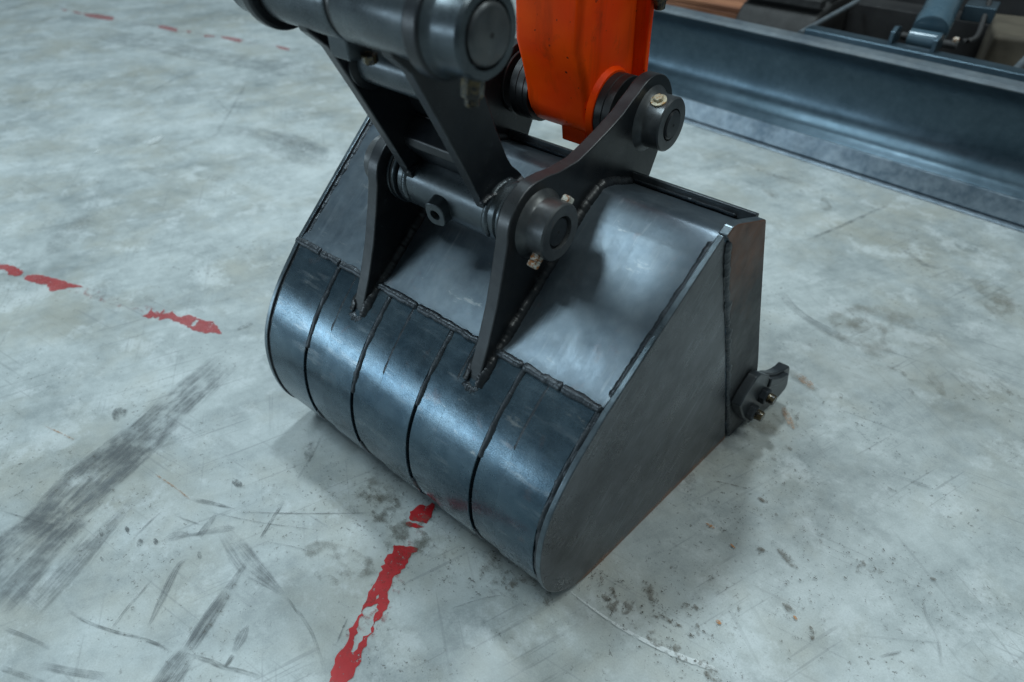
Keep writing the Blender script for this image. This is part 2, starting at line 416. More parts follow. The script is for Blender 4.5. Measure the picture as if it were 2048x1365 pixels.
def offset(P, d):
    """offset an open (v,z) polyline to its right-hand side"""
    out = []
    for i, p in enumerate(P):
        a = Vector(P[max(0, i-1)]); b = Vector(P[min(len(P)-1, i+1)]); t = (b-a).normalized()
        out.append((p[0]+t.y*d, p[1]-t.x*d))
    return out
def tubepath(name, pts, r, mat, parent=None, seg=12):
    P = [Vector(p) for p in pts]; vs, fs = [], []
    for i, p in enumerate(P):
        d = (P[min(i+1, len(P)-1)]-P[max(i-1, 0)]).normalized(); a = d.orthogonal().normalized(); b = d.cross(a)
        for k in range(seg):
            th = 2*math.pi*k/seg; vs.append(p+(a*math.cos(th)+b*math.sin(th))*r)
    for i in range(len(P)-1):
        for k in range(seg):
            j = (k+1) % seg; fs.append([i*seg+k, i*seg+j, (i+1)*seg+j, (i+1)*seg+k])
    fs.append(list(range(seg))[::-1]); fs.append([(len(P)-1)*seg+k for k in range(seg)])
    return mk(name, vs, fs, mat, parent, 0, 60)

# ------------------------------------------------------------------ floor and its marks (metres on the floor)
RED=[[[[0.4538,-0.5127],[0.4747,-0.4986],[0.4945,-0.486],[0.4975,-0.5149],[0.5084,-0.5435],[0.5036,-0.5551],[0.5167,-0.578],[0.5385,-0.6017],[0.5468,-0.6219],[0.5447,-0.637],[0.5576,-0.6522],[0.5617,-0.67],[0.5743,-0.6926],[0.5864,-0.7163],[0.5893,-0.7322],[0.589,-0.7433],[0.5672,-0.7542],[0.5624,-0.7467],[0.5501,-0.7294],[0.5397,-0.7097],[0.5366,-0.6915],[0.5198,-0.6758],[0.5176,-0.6557],[0.509,-0.636],[0.4973,-0.6135],[0.4882,-0.5927],[0.4816,-0.5738],[0.4628,-0.5393],[0.4614,-0.5195]],[[[0.5115,-0.6339],[0.5221,-0.6111],[0.534,-0.6192],[0.5397,-0.6369],[0.5552,-0.6543],[0.5494,-0.6678],[0.5535,-0.6813],[0.5588,-0.6976],[0.5547,-0.699],[0.5279,-0.6601]],[[0.5094,-0.6032],[0.5102,-0.5978],[0.5152,-0.603],[0.5142,-0.6085]]]],[[[0.42,-0.4382],[0.4224,-0.4125],[0.4363,-0.4078],[0.4382,-0.3931],[0.4451,-0.3931],[0.4627,-0.4191],[0.4659,-0.4364],[0.4517,-0.4429],[0.4346,-0.4517]],()],[[[0.4325,-0.4621],[0.4372,-0.4541],[0.4693,-0.4447],[0.4599,-0.4556],[0.4386,-0.4653]],()],[[[-1.2273,-0.6412],[-1.1997,-0.6262],[-1.1749,-0.6104],[-1.1296,-0.5982],[-1.0967,-0.5961],[-1.0876,-0.6138],[-1.115,-0.6321],[-1.1395,-0.6273],[-1.1735,-0.6355],[-1.2113,-0.6467]],()],[[[-1.0554,-0.6116],[-1.0717,-0.5952],[-1.0418,-0.5697],[-0.9779,-0.5456],[-0.9321,-0.5314],[-0.8837,-0.5146],[-0.9091,-0.5411],[-0.9237,-0.5679],[-0.9354,-0.5875],[-0.975,-0.5777],[-0.9985,-0.5929]],()],[[[-0.6185,-0.4723],[-0.6158,-0.4569],[-0.6324,-0.4356],[-0.6098,-0.443],[-0.607,-0.4318],[-0.5911,-0.4359],[-0.6042,-0.4161],[-0.5818,-0.428],[-0.576,-0.4054],[-0.5386,-0.4085],[-0.5263,-0.3851],[-0.4836,-0.3746],[-0.4594,-0.3668],[-0.4443,-0.3582],[-0.415,-0.3627],[-0.3821,-0.3717],[-0.41,-0.3874],[-0.4163,-0.4009],[-0.4456,-0.4095],[-0.4901,-0.4183],[-0.5202,-0.4229],[-0.5539,-0.4302],[-0.5629,-0.4507],[-0.58,-0.4438],[-0.5814,-0.4536],[-0.5939,-0.4513],[-0.5906,-0.4615],[-0.6091,-0.4686]],[[[-0.478,-0.4081],[-0.4897,-0.3841],[-0.4806,-0.3807],[-0.4691,-0.4046]]]],[[[-4.1265,0.7727],[-4.0812,0.782],[-4.0422,0.769],[-4.0762,0.7574]],()],[[[-4.0183,0.795],[-3.9165,0.8074],[-3.9035,0.7905],[-3.9693,0.7796]],()],[[[-3.9165,0.8074],[-3.8247,0.8572],[-3.6791,0.898],[-3.6063,0.8524],[-3.7111,0.8169],[-3.8045,0.7918]],()],[[[-3.2664,0.9603],[-3.2865,0.9937],[-3.2156,1.0134],[-3.1396,1.018],[-3.0768,0.9834],[-3.1372,0.971],[-3.2209,0.959]],()],[[[-3.0653,1.0319],[-3.0363,1.0467],[-3.0115,1.0291],[-3.0361,1.0179]],()],[[[-2.9091,1.0541],[-2.8447,1.0852],[-2.8245,1.0697],[-2.8708,1.0351]],()],[[[-2.8246,1.1022],[-2.7544,1.1291],[-2.6525,1.1468],[-2.6228,1.1046],[-2.7642,1.0886]],()],[[[-2.4335,1.2078],[-2.3164,1.2209],[-2.2916,1.1915],[-2.3864,1.1872]],()]]
RIB=[[[[-0.0275,-1.0893],[-0.0725,-0.9802],[-0.1003,-0.8748]],[0.085,0.08,0.066],"tyre",0.8],[[[-0.0933,-0.954],[-0.1479,-0.8235],[-0.1943,-0.6562]],[0.055,0.066,0.056],"tyre",0.78],[[[-0.152,-0.8007],[-0.2081,-0.637],[-0.2811,-0.4103]],[0.05,0.054,0.046],"tyre",0.62],[[[0.0693,-1.0254],[0.0243,-0.919],[-0.0319,-0.7838]],[0.02,0.025,0.01],"tyre",0.45],[[[0.3702,-0.9478],[0.3536,-0.9061],[0.3438,-0.8769]],[0.02,0.021,0.018],"tyre",0.85],[[[0.3444,-0.8806],[0.3192,-0.8272],[0.2954,-0.7716]],[0.013,0.013,0.01],"tyre",0.9],[[[0.2961,-0.7759],[0.2706,-0.7164]],[0.009,0.004],"tyre",0.6],[[[0.1714,-0.7075],[0.2318,-0.712],[0.283,-0.7163],[0.3342,-0.7137],[0.3834,-0.7112]],[0.012,0.02,0.02,0.012,0.004],"tyre",0.5],[[[0.3834,-0.7112],[0.4397,-0.7153],[0.483,-0.7234],[0.5425,-0.7449]],[0.003,0.003,0.003,0.003],"scratch",0.5],[[[0.1079,-0.9797],[0.1593,-0.9659],[0.205,-0.9473],[0.2793,-0.9104],[0.3273,-0.8952]],[0.003,0.003,0.003,0.003,0.003],"scratch",0.75],[[[0.3386,-0.8877],[0.3828,-0.8647],[0.4182,-0.851],[0.4452,-0.8362],[0.4819,-0.8209]],[0.004,0.004,0.004,0.004,0.004],"scratch",0.6],[[[0.1536,-0.6669],[0.2577,-0.5824],[0.3691,-0.4861]],[0.0012,0.0012,0.0012],"scratch",0.8],[[[0.2467,-0.6716],[0.2261,-0.6319],[0.2034,-0.5847]],[0.003,0.004,0.003],"scratch",0.7],[[[0.1805,-0.5403],[0.155,-0.4877],[0.1128,-0.4148]],[0.003,0.003,0.003],"scratch",0.35],[[[0.0574,-0.8303],[0.0456,-0.7975],[0.0384,-0.7622]],[0.0022,0.0022,0.0022],"scratch",0.6],[[[0.2075,-0.9452],[0.1889,-0.9059],[0.1688,-0.8497]],[0.003,0.003,0.003],"scratch",0.65],[[[0.255,-0.9047],[0.2178,-0.8573],[0.1814,-0.8082],[0.179,-0.7839]],[0.002,0.007,0.006,0.002],"tyre",0.55],[[[0.1311,-1.096],[0.1834,-1.0717],[0.2175,-1.0585]],[0.005,0.005,0.005],"scratch",0.7],[[[0.1764,-1.0512],[0.2284,-1.0212],[0.2805,-0.9888]],[0.007,0.007,0.007],"tyre",0.5],[[[0.0614,-1.0654],[0.1119,-1.0445],[0.1624,-1.0274]],[0.004,0.004,0.004],"tyre",0.6],[[[0.1506,-0.748],[0.1408,-0.7221],[0.1267,-0.6929]],[0.007,0.008,0.003],"tyre",0.7],[[[0.0538,-0.7091],[0.0999,-0.6853],[0.1448,-0.6635]],[0.005,0.005,0.001],"scratch",0.7],[[[0.1034,-0.7967],[0.1157,-0.7721],[0.1362,-0.7518],[0.1695,-0.7063],[0.1893,-0.6894]],[0.004,0.011,0.003,0.009,0.004],"tyre",0.6],[[[0.4052,-0.8287],[0.3917,-0.8057],[0.3808,-0.7837]],[0.004,0.01,0.002],"tyre",0.8],[[[0.4158,-0.8531],[0.408,-0.8305]],[0.004,0.004],"scratch",0.8],[[[0.526,-0.7064],[0.5134,-0.6841],[0.5032,-0.6634]],[0.0016,0.0016,0.0016],"scratch",0.8],[[[-0.2138,-0.9743],[-0.1484,-0.9454],[-0.0759,-0.9099]],[0.0016,0.0016,0.0016],"scratch",0.6],[[[0.0644,-0.752],[0.1,-0.7394],[0.1254,-0.7294]],[0.0018,0.0018,0.0018],"scratch",0.6],[[[0.1051,-0.7052],[0.2128,-0.6491],[0.3259,-0.5786]],[0.0012,0.0012,0.0012],"scratch",0.5],[[[0.2559,-0.6693],[0.3111,-0.6389],[0.3632,-0.6161]],[0.0012,0.0012,0.0012],"scratch",0.5],[[[-0.3871,-0.8181],[-0.3335,-0.8029],[-0.2904,-0.7922]],[0.0016,0.0016,0.0016],"rust",0.6],[[[-0.0769,-0.7265],[-0.0338,-0.7197],[0.0159,-0.7131],[0.056,-0.7104]],[0.0018,0.0018,0.0018,0.0018],"rust",0.6],[[[0.4276,-0.3919],[0.4563,-0.4473],[0.4809,-0.5009],[0.5189,-0.5913],[0.5424,-0.6578],[0.5739,-0.7271]],[0.022,0.024,0.026,0.03,0.03,0.028],"redres",0.8],[[[-1.2202,-0.6469],[-0.9834,-0.5677],[-0.7625,-0.4937],[-0.5729,-0.4301],[-0.3764,-0.3661]],[0.022,0.022,0.022,0.022,0.022],"redres",0.6],[[[-4.4212,0.6913],[-3.5499,0.9018],[-2.8717,1.0688],[-2.1635,1.2383]],[0.03,0.03,0.03,0.03],"redres",0.4],[[[0.7649,-0.3685],[0.8159,-0.3696],[0.8875,-0.3657],[0.9586,-0.3513],[1.0153,-0.334],[1.0454,-0.3214]],[0.001,0.002,0.003,0.0045,0.005,0.002],"chalk",0.75],[[[0.629,-0.5354],[0.6567,-0.4866],[0.6846,-0.45]],[0.0012,0.0012,0.0012],"scratch",0.6],[[[0.8436,0.0266],[0.8819,0.0449],[0.9299,0.0634]],[0.0018,0.0018,0.0018],"rustdark",0.7],[[[0.9058,-0.3136],[0.9312,-0.3048],[0.9816,-0.2888]],[0.0028,0.0028,0.0028],"rustdark",0.8],[[[1.2589,0.0408],[1.2758,0.003],[1.3027,-0.0281],[1.3243,-0.0816]],[0.003,0.003,0.003,0.003],"scratch",0.35],[[[1.2389,-0.1276],[1.2504,-0.1106],[1.2636,-0.0938]],[0.0025,0.0025,0.0025],"scratch",0.55],[[[1.1181,0.2859],[1.1715,0.2984],[1.2066,0.3057]],[0.006,0.006,0.006],"tyre",0.35],[[[0.6113,1.0955],[0.6617,1.2438],[0.6934,1.3578],[0.7393,1.5135]],[0.006,0.006,0.006,0.006],"scratch",0.65],[[[0.6671,0.7737],[0.7459,0.7151],[0.8383,0.6874],[0.9271,0.6683]],[0.014,0.014,0.014,0.014],"tyre",0.4],[[[0.8565,1.2466],[0.9412,1.1953],[0.9905,1.2045]],[0.009,0.009,0.009],"tyre",0.4],[[[1.0001,0.6414],[1.0404,0.6397],[1.0802,0.6212]],[0.008,0.008,0.008],"rustdark",0.3],[[[0.1929,1.4936],[0.3031,1.4746],[0.4436,1.461]],[0.014,0.014,0.014],"rustdark",0.35],[[[1.1807,-0.1249],[1.3235,-0.0262]],[0.002,0.002],"scratch",0.25],[[[-2.047,0.58],[-1.7115,0.502],[-2.0103,0.7439]],[0.006,0.006,0.006],"scratch",0.2],[[[-1.5443,0.2934],[-1.7541,0.5038],[-2.0189,0.7548]],[0.009,0.009,0.009],"scratch",0.3],[[[-2.2489,0.3658],[-2.3046,0.4941],[-2.3779,0.6387]],[0.008,0.008,0.008],"scratch",0.3],[[[-4.3437,0.4837],[-4.417,0.6287],[-4.4551,0.7982]],[0.02,0.02,0.02],"tyre",0.35],[[[-1.5972,0.3828],[-1.3552,0.487],[-1.0774,0.5021]],[0.05,0.05,0.05],"tyre",0.3],[[[-3.5414,0.6586],[-2.7809,0.8056],[-1.6799,1.1165]],[0.09,0.09,0.09],"tyre",0.28],[[[-0.7081,-0.2467],[-0.6426,-0.2605],[-0.5028,-0.2406]],[0.01,0.01,0.01],"tyre",0.0]]
BLOT=[[[-0.0059,-0.8644],0.008,"grime",0.8],[[0.0273,-0.8285],0.008,"grime",0.8],[[0.077,-0.828],0.008,"grime",0.8],[[0.0568,-0.8912],0.005,"grime",0.8],[[0.0973,-0.8062],0.006,"grime",0.8],[[0.092,-0.6242],0.01,"grime",0.8],[[0.1896,-0.7666],0.007,"grime",0.8],[[-0.2967,-0.6894],0.024,"grime",0.65],[[-0.3603,-0.3158],0.02,"grime",0.4],[[0.1365,-0.4723],0.022,"grime",0.3],[[0.9492,0.0497],0.012,"rustdark",0.9],[[0.9871,0.0321],0.007,"rustdark",0.9],[[1.0437,-0.0464],0.022,"rustdark",0.9],[[0.9955,-0.0618],0.013,"rustdark",0.9],[[1.0771,0.0282],0.006,"rustdark",0.9],[[0.9173,0.1692],0.008,"rustdark",0.9],[[0.9328,0.22],0.006,"rustdark",0.9],[[0.8333,-0.332],0.026,"rustdark",0.9],[[0.882,-0.275],0.02,"rustdark",0.9],[[0.8669,-0.3261],0.014,"rustdark",0.9],[[0.9518,-0.2537],0.016,"rustdark",0.9],[[0.93,-0.3031],0.012,"rustdark",0.9],[[0.9833,-0.284],0.012,"rustdark",0.9],[[0.9356,-0.3458],0.02,"rustdark",0.9],[[0.9814,-0.3408],0.018,"rustdark",0.9],[[1.034,-0.3344],0.02,"rustdark",0.9],[[1.0903,-0.1442],0.011,"rustdark",0.9],[[1.1353,-0.1613],0.008,"rustdark",0.9],[[1.0275,-0.2498],0.006,"rustdark",0.9],[[1.0312,-0.2384],0.005,"rustdark",0.9],[[1.1127,0.0898],0.006,"rustdark",0.9],[[1.1387,0.2481],0.006,"rustdark",0.9],[[1.2654,0.0851],0.006,"rustdark",0.9],[[1.021,-0.1984],0.01,"rustdark",0.9],[[0.799,-0.3062],0.012,"rustdark",0.9],[[0.7492,-0.4076],0.018,"rustdark",0.9],[[0.7068,-0.3983],0.018,"rustdark",0.9],[[0.6752,-0.4252],0.02,"rustdark",0.9],[[0.6231,-0.4081],0.012,"rustdark",0.9],[[1.1557,0.0213],0.012,"rustdark",0.9],[[1.183,0.0351],0.01,"rustdark",0.9],[[0.8976,-0.0769],0.007,"rust",0.9],[[0.9529,-0.091],0.004,"rust",0.9],[[1.0046,-0.2479],0.006,"rust",0.9],[[1.1032,-0.1529],0.004,"rust",0.9],[[0.4672,-0.4684],0.05,"oil",0.55],[[0.3493,-0.4421],0.06,"oil",0.55],[[0.3373,-0.4853],0.05,"oil",0.55],[[0.5125,-0.4446],0.05,"oil",0.55],[[0.4363,-0.4796],0.06,"oil",0.55],[[0.6443,-0.4178],0.06,"oil",0.55],[[0.3995,-0.5988],0.05,"oil",0.55],[[0.4153,-0.6403],0.02,"oil",0.55],[[0.8614,0.4526],0.035,"rustdark",0.5],[[0.8224,0.5954],0.014,"rustdark",0.5],[[0.8895,0.2988],0.03,"rustdark",0.5],[[0.8603,0.243],0.03,"rustdark",0.5],[[0.9071,0.3137],0.012,"rustdark",0.5],[[1.1163,0.6581],0.03,"rustdark",0.5],[[1.105,0.6367],0.012,"rustdark",0.5],[[0.9587,0.455],0.012,"rustdark",0.5],[[1.0806,0.5814],0.01,"rustdark",0.5],[[1.2701,0.7317],0.02,"rustdark",0.5],[[0.5725,1.3643],0.03,"rustdark",0.5],[[0.3856,1.3355],0.035,"rustdark",0.5],[[1.142,1.1603],0.06,"rustdark",0.5],[[1.1693,1.09],0.05,"rustdark",0.5],[[0.9121,0.7262],0.12,"rustdark",0.5],[[0.9308,0.8274],0.1,"rustdark",0.5],[[0.8127,-0.0043],0.025,"rustdark",0.5],[[0.8743,0.4518],0.02,"rust",0.5],[[0.8926,0.3056],0.02,"rust",0.5],[[-1.7095,0.1335],0.035,"chalk",0.5],[[-1.782,-0.0666],0.012,"chalk",0.4],[[-1.2443,0.1043],0.05,"grime",0.18],[[-1.2061,0.4537],0.12,"grime",0.18],[[-1.2162,-0.412],0.08,"grime",0.18],[[-2.5751,-0.0359],0.02,"grime",0.18],[[-0.676,-0.42],0.02,"grime",0.18],[[-0.8209,-0.4954],0.05,"grime",0.18],[[0.8661,-0.333],0.12,"specks",0.55],[[0.9441,-0.3269],0.12,"specks",0.55],[[0.7903,-0.3336],0.08,"specks",0.55],[[1.0247,-0.0369],0.1,"specks",0.55],[[0.9813,-0.2714],0.12,"specks",0.55],[[1.1069,-0.1399],0.1,"specks",0.55],[[1.0687,0.0752],0.1,"specks",0.55],[[0.4149,-0.4192],0.12,"specks",0.55],[[0.3486,-0.5078],0.1,"specks",0.55],[[0.6373,-0.4099],0.1,"specks",0.55],[[0.5804,-0.486],0.1,"specks",0.55],[[0.9066,0.2325],0.12,"specks",0.55],[[1.0091,0.3801],0.15,"specks",0.55],[[0.1556,-0.8483],0.12,"specks",0.55],[[-0.1122,-0.8188],0.12,"specks",0.55],[[0.1635,-0.6171],0.12,"specks",0.55],[[0.1656,-0.4939],0.1,"specks",0.55],[[1.2666,0.0339],0.15,"specks",0.55],[[0.8507,-0.0311],0.08,"specks",0.55],[[0.3489,-0.8111],0.1,"specks",0.55]]

def make_floor():
    vs = [(-14, -10, 0), (14, -10, 0), (14, 16, 0), (-14, 16, 0)]
    fl = mk('floor', vs, [[0, 1, 2, 3]], M['concrete']); fl['kind'] = 'structure'
    rng = random.Random(5)
    def rough(poly, amp, closed=True):
        out = []
        N = len(poly)
        for i in range(N):
            a = Vector(poly[i]); b = Vector(poly[(i+1) % N]); L = (b-a).length
            n = max(1, min(7, int(L/.006)))
            nn = Vector((-(b-a).y, (b-a).x)).normalized() if L > 0 else Vector((0, 0))
            for k in range(n):
                p = a.lerp(b, k/n)
                if k: p += nn*rng.uniform(-1, 1)*min(amp, L*.25)
                out.append(p)
        return out
    z = .0012
    for poly, holes in RED:
        bm = bmesh.new(); es = []
        for lp in [poly]+list(holes):
            ext = max((Vector(a)-Vector(poly[0])).length for a in poly)
            R_ = rough(lp, min(.0035, ext*.035)); vv = [bm.verts.new((p.x, p.y, z)) for p in R_]
            es += [bm.edges.new((vv[i], vv[(i+1) % len(vv)])) for i in range(len(vv))]
        bmesh.ops.triangle_fill(bm, edges=es, use_beauty=True, normal=(0, 0, 1))
        me = bpy.data.meshes.new('red_paint_mark'); bm.to_mesh(me); bm.free()
        o = link_obj('red_paint_mark', me, M['red'], fl)
        o['strength'] = .95 if poly[0][0] > -.3 else .60 if poly[0][0] > -1.6 else .42
    lvl = 0
    for pts, w, kind, s_ in RIB:
        if s_ <= 0: continue
        lvl += 1; zz = .0018+lvl*.00002
        W_ = catmull([(p[0], p[1], w[i]) for i, p in enumerate(pts)], 6)
        vs, fs, uv, L = [], [], [], 0
        for i, p in enumerate(W_):
            if i: L += math.hypot(p.x-W_[i-1].x, p.y-W_[i-1].y)
            a = W_[max(0, i-1)]; b = W_[min(len(W_)-1, i+1)]; d = Vector((b.x-a.x, b.y-a.y)).normalized()
            for k, sd in enumerate((1, -1)):
                hw = max(.0006, p.z)*1.25
                vs.append((p.x-d.y*hw*sd, p.y+d.x*hw*sd, zz)); uv.append((L*2.0+lvl*3.7, k))
            if i: fs.append([2*i-2, 2*i-1, 2*i+1, 2*i])
        me = bpy.data.meshes.new('scuff_mark'); me.from_pydata(vs, [], fs)
        at_ = me.attributes.new('fade', 'FLOAT', 'POINT'); nn_ = len(W_)-1
        for i in range(len(vs)):
            t_ = (i//2)/nn_; at_.data[i].value = min(1.0, min(t_, 1-t_)/.22)**.7
        ul = me.uv_layers.new()
        for lp in me.loops: ul.data[lp.index].uv = uv[lp.vertex_index]
        o = link_obj('tyre_mark' if kind == 'tyre' else 'scratch_mark' if kind == 'scratch' else 'stain', me, MK[kind], fl); o['strength'] = float(s_)
    for c, r, kind, s_ in BLOT:
        lvl += 1; zz = .0018+lvl*.00002; n = 18
        sx = rng.uniform(.9, 1.9); sy = rng.uniform(.4, .8); ang = rng.gauss(-.35, .5)
        if kind == 'rustdark' and r < .03: s_ *= rng.uniform(.5, .85)
        vs, uv = [(c[0], c[1], zz)], [(lvl*.9, .5)]
        for i in range(n):
            th = 2*math.pi*i/n; x, y = math.cos(th)*r*sx*1.3, math.sin(th)*r*sy*1.3
            vs.append((c[0]+x*math.cos(ang)-y*math.sin(ang), c[1]+x*math.sin(ang)+y*math.cos(ang), zz)); uv.append((lvl*.9+.1, 1.0))
        if kind == 'rustdark' and r >= .03: kind = 'smudge'
        me = bpy.data.meshes.new('stain'); me.from_pydata(vs, [], [[0, 1+i, 1+(i+1) % n] for i in range(n)])
        at_ = me.attributes.new('fade', 'FLOAT', 'POINT')
        for i in range(len(vs)): at_.data[i].value = 1.0
        ul = me.uv_layers.new()
        for lp in me.loops: ul.data[lp.index].uv = uv[lp.vertex_index]
        o = link_obj('stain', me, MK[kind], fl); o['strength'] = float(s_)
make_floor()

def lighten_edges(o):  # puts the lightened tone on the edge faces
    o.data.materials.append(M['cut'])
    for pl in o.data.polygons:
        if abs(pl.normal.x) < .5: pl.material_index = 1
# ------------------------------------------------------------------ the bucket
WID, TAPER = 0.80, 0.073
uR = lambda v: WID+TAPER*v            # outer face of the right side plate
uL = lambda v: -TAPER*v               # outer face of the left side plate
TS = .0105                             # side plate thickness
F = (-.218, .616)                     # link pin (v, z)
G = (.086, .689)                      # arm pin
H = (-.384, .935)                     # upper link pin
SL = Vector((.786, .619))             # direction of the sloped back
E0 = Vector((-.324, .428))
rim_low = catmull([(.2416, .0), (.10, .0), (-.06, .0), (-.20, .0), (-.30, .0005), (-.347, .008), (-.387, .030), (-.430, .077), (-.452, .136), (-.4575, .208),
                   (-.4430, .279), (-.3965, .3535), tuple(E0)], 6)
rim_low = [(p.x, p.y) for p in rim_low]
rim_up = [tuple(E0+SL*s) for s in (.05, .1, .15, .2, .25, .302)]
J = tuple(E0+SL*.006)
def make_bucket():
    B = thing('excavator_bucket', (.4, -.1, 0), 'dark grey steel digging bucket with welded wear strips resting on the concrete floor', 'bucket')
    top = [(-.0765, .6235), (-.060, .632), (-.045, .6315), (.042, .6035), (.0525, .598)]
    front = [(p.x, p.y) for p in catmull([(.0535, .594), (.107, .454), (.157, .324), (.2227, .1515), (.2416, .0)], 4)]
    seam = [(-.062, .596), (-.043, .528), (.035, .334), (.158, .004)]
    # side plates up to the seam with the cutter plate
    def resample_low():
        return [p for p in rim_low if p[0] <= .15]
    side_out = [(.158, .0)]+resample_low()+rim_up+[(-.0765, .6225)]+seam[:-1]+[]
    for s in (1, -1):
        f_out = (lambda v: uR(v)) if s > 0 else (lambda v: uL(v))
        f_in = (lambda v: uR(v)-TS) if s > 0 else (lambda v: uL(v)+TS)
        sp = prism('side_plate', side_out, f_in, f_out, M['side'], B, .0022)
        sp.data.materials.append(M['edge'])
        for pl in sp.data.polygons:
            if len(pl.vertices) == 4 and abs(pl.normal.x) < .5: pl.material_index = 1  # worn rim steel, its paler tone also carrying light reflected from above
        f_o2 = (lambda v: uR(v)+.004) if s > 0 else (lambda v: uL(v)-.004)
        f_i2 = (lambda v: uR(v)-TS-.002) if s > 0 else (lambda v: uL(v)+TS+.002)
        cp = [(-.0755, .6225)]+top[1:]+front+[(.166, .0), (.043, .336), (-.035, .530), (-.054, .598)]
        c = prism('side_cutter_plate', cp, f_i2, f_o2, M['cutter'], B, .003)
        c.data.materials.append(M['edge'])
        for pl in c.data.polygons:
            if abs(pl.normal.x) < .5: pl.material_index = 1
        if s > 0: c['label'] = 'rust coloured upper front plate of the bucket side'
        wp = catmull([(f_out(v)+.001*s, v+.004, z) for v, z in [(-.066, .606), (-.040, .529), (.039, .335), (.160, .012)]], 10)
        weld('weld_bead', wp, .0080, M['weld'], B, seed=11+s, nrm=(1, 0, 0))
        # bead between side plate and the skin on the outside
        wl = []
        for p in rim_low[18:]+rim_up:
            q = Vector(p)
            wl.append(p)
        wi = offset(wl, .0075)
        fw_ = (lambda v: uR(v)-TS-.003) if s > 0 else (lambda v: uL(v)+TS+.003)
        weld('weld_bead', [(fw_(v), v, z) for v, z in wi], .0068, M['weld'], B, seed=21+s, jitter=.3, nrm=lambda p: Vector((0, p.y+.05, p.z-.22)))
    # skins
    inL = lambda v: uL(v)+TS
    inR = lambda v: uR(v)-TS
    heel = offset(rim_low, .0145)
    loft('heel_plate', heel, offset(rim_low, .022), inL, inR, M['strip'], B, 10)
    bend = [(p.x, p.y) for p in catmull([tuple(E0+SL*.265+Vector((.0037, -.0047))), (-.078, .6085), (-.058, .6165), (-.035, .6135), (.0, .6015)], 5)]
    so = [J]+[tuple(E0+SL*s+Vector((.0037, -.0047))) for s in (.03, .1, .2)]+bend+[(.046, .5855)]
    loft('back_plate', so, offset(so, .010), inL, inR, M['slope'], B, 12)
    # top lip
    lip = [(.046, .560), (.060, .563), (.0645, .5985), (.051, .603)]
    prism('top_lip', lip, lambda v: uL(v)+TS+.002, lambda v: uR(v)-TS-.004, M['plate'], B, .002)
    weld('weld_bead', [(.56+i*.02, .0475, .5895) for i in range(11)], .006, M['weld'], B, seed=5)
    weld('weld_bead', [(.272+i*.02, .0475, .5895) for i in range(13)], .006, M['weld'], B, seed=6)
    # wear strips over the heel
    k0 = 10
    for i, (a, b) in enumerate(((.028, .156), (.212, .302), (.369, .458), (.519, .614), (.671, .757))):
        pr = rim_low[k0:]
        pr = [p for p in pr if p[1] < .4275]+[J]
        # narrow with the taper of the bucket
        def fu(u): return lambda v, u=u: .4+(u-.4)*(1+TAPER*2*(v+.32)/.8)
        a_ = fu(a) if i else (lambda v: uL(v)+TS+.006)
        b_ = fu(b)
        loft('wear_strip', offset(pr, .003), offset(pr, .0142), a_, b_, M['strip'], B, 3, bevel=.0012)
        nxt = (.212, .369, .519, .671)
        if i < 4: loft('heel_band', offset(pr, .0062), offset(pr, .0142), fu(b+.0048), fu(nxt[i]-.0003), M['strip'], B, 2, bevel=.001)
        # intermittent stitch welds on both edges
        rng = random.Random(40+i)
        path = offset(pr, .0058)
        n = len(path)
        for edge, fn, sg in ((0, a_, -1), (1, b_, 1)):
            if i == 0 and edge == 0: continue
            segs = [(0.0, .12+rng.uniform(0, .10))] if edge else [(0, rng.uniform(.06, .16))]
            pos = .36+rng.uniform(-.05, .05)
            while pos < .95:
                segs.append((pos, pos+rng.uniform(.08, .13))); pos += rng.uniform(.22, .3)
            for sn, (s0, s1) in enumerate(segs):
                i0, i1 = max(0, int((1-s1)*(n-1))), int((1-s0)*(n-1))
                if i1-i0 < 2: continue
                weld('weld_bead', [(fn(v)+sg*(.0022 if edge else .0008), v, z) for v, z in path[i0:i1+1]], .0056 if edge else (.0048 if sn == 0 else .0032), M['weld'] if (edge or sn == 0) else M['strip'], B, seed=rng.randint(0, 99), jitter=.5, nrm=lambda p: Vector((0, p.y+.05, p.z-.22)))
    # bead across the head of the strips
    for j, (a, b) in enumerate(((.026, .10), (.105, .158), (.165, .243), (.268, .372), (.378, .470), (.468, .533), (.560, .612), (.618, .69), (.694, .762))):
        weld('weld_bead', [(a-.003+(b-a+.006)*t/6, J[0]-.0025, J[1]-.0025) for t in range(7)], .0068, M['weld'], B, seed=70+j, jitter=.3, flat=.55, nrm=(0, -.62, .786))
    # cutting edge along the floor
    prism('cutting_edge', [(.09, .0022), (.235, .0022), (.262, .006), (.240, .022), (.09, .022)], lambda v: uL(v)+TS+.001, lambda v: uR(v)-TS-.001, M['edge'], B, .001)
    # ears
    ear = [(-.362, .362), (-.3655, .375), (-.357, .405), (-.338, .448), (-.316, .51), (-.300, .57), (-.2905, .612)]
    ear += arc(F, .0725, 172, 98, 8)
    ear += [(-.196, .687), (-.17, .6835), (-.12, .685), (-.082, .6955), (-.042, .7085), (-.003, .7235), (.020, .737)]
    ear += arc(G, .0735, 128, -12, 16)
    ear += [(.147, .648), (.128, .605), (.112, .572), (.098, .545), (.060, .548), (-.03, .592), (-.08, .588), (-.2, .495), (-.30, .42)]
    fine = [(p.x, p.y) for p in catmull(ear[:27+0], 3)]
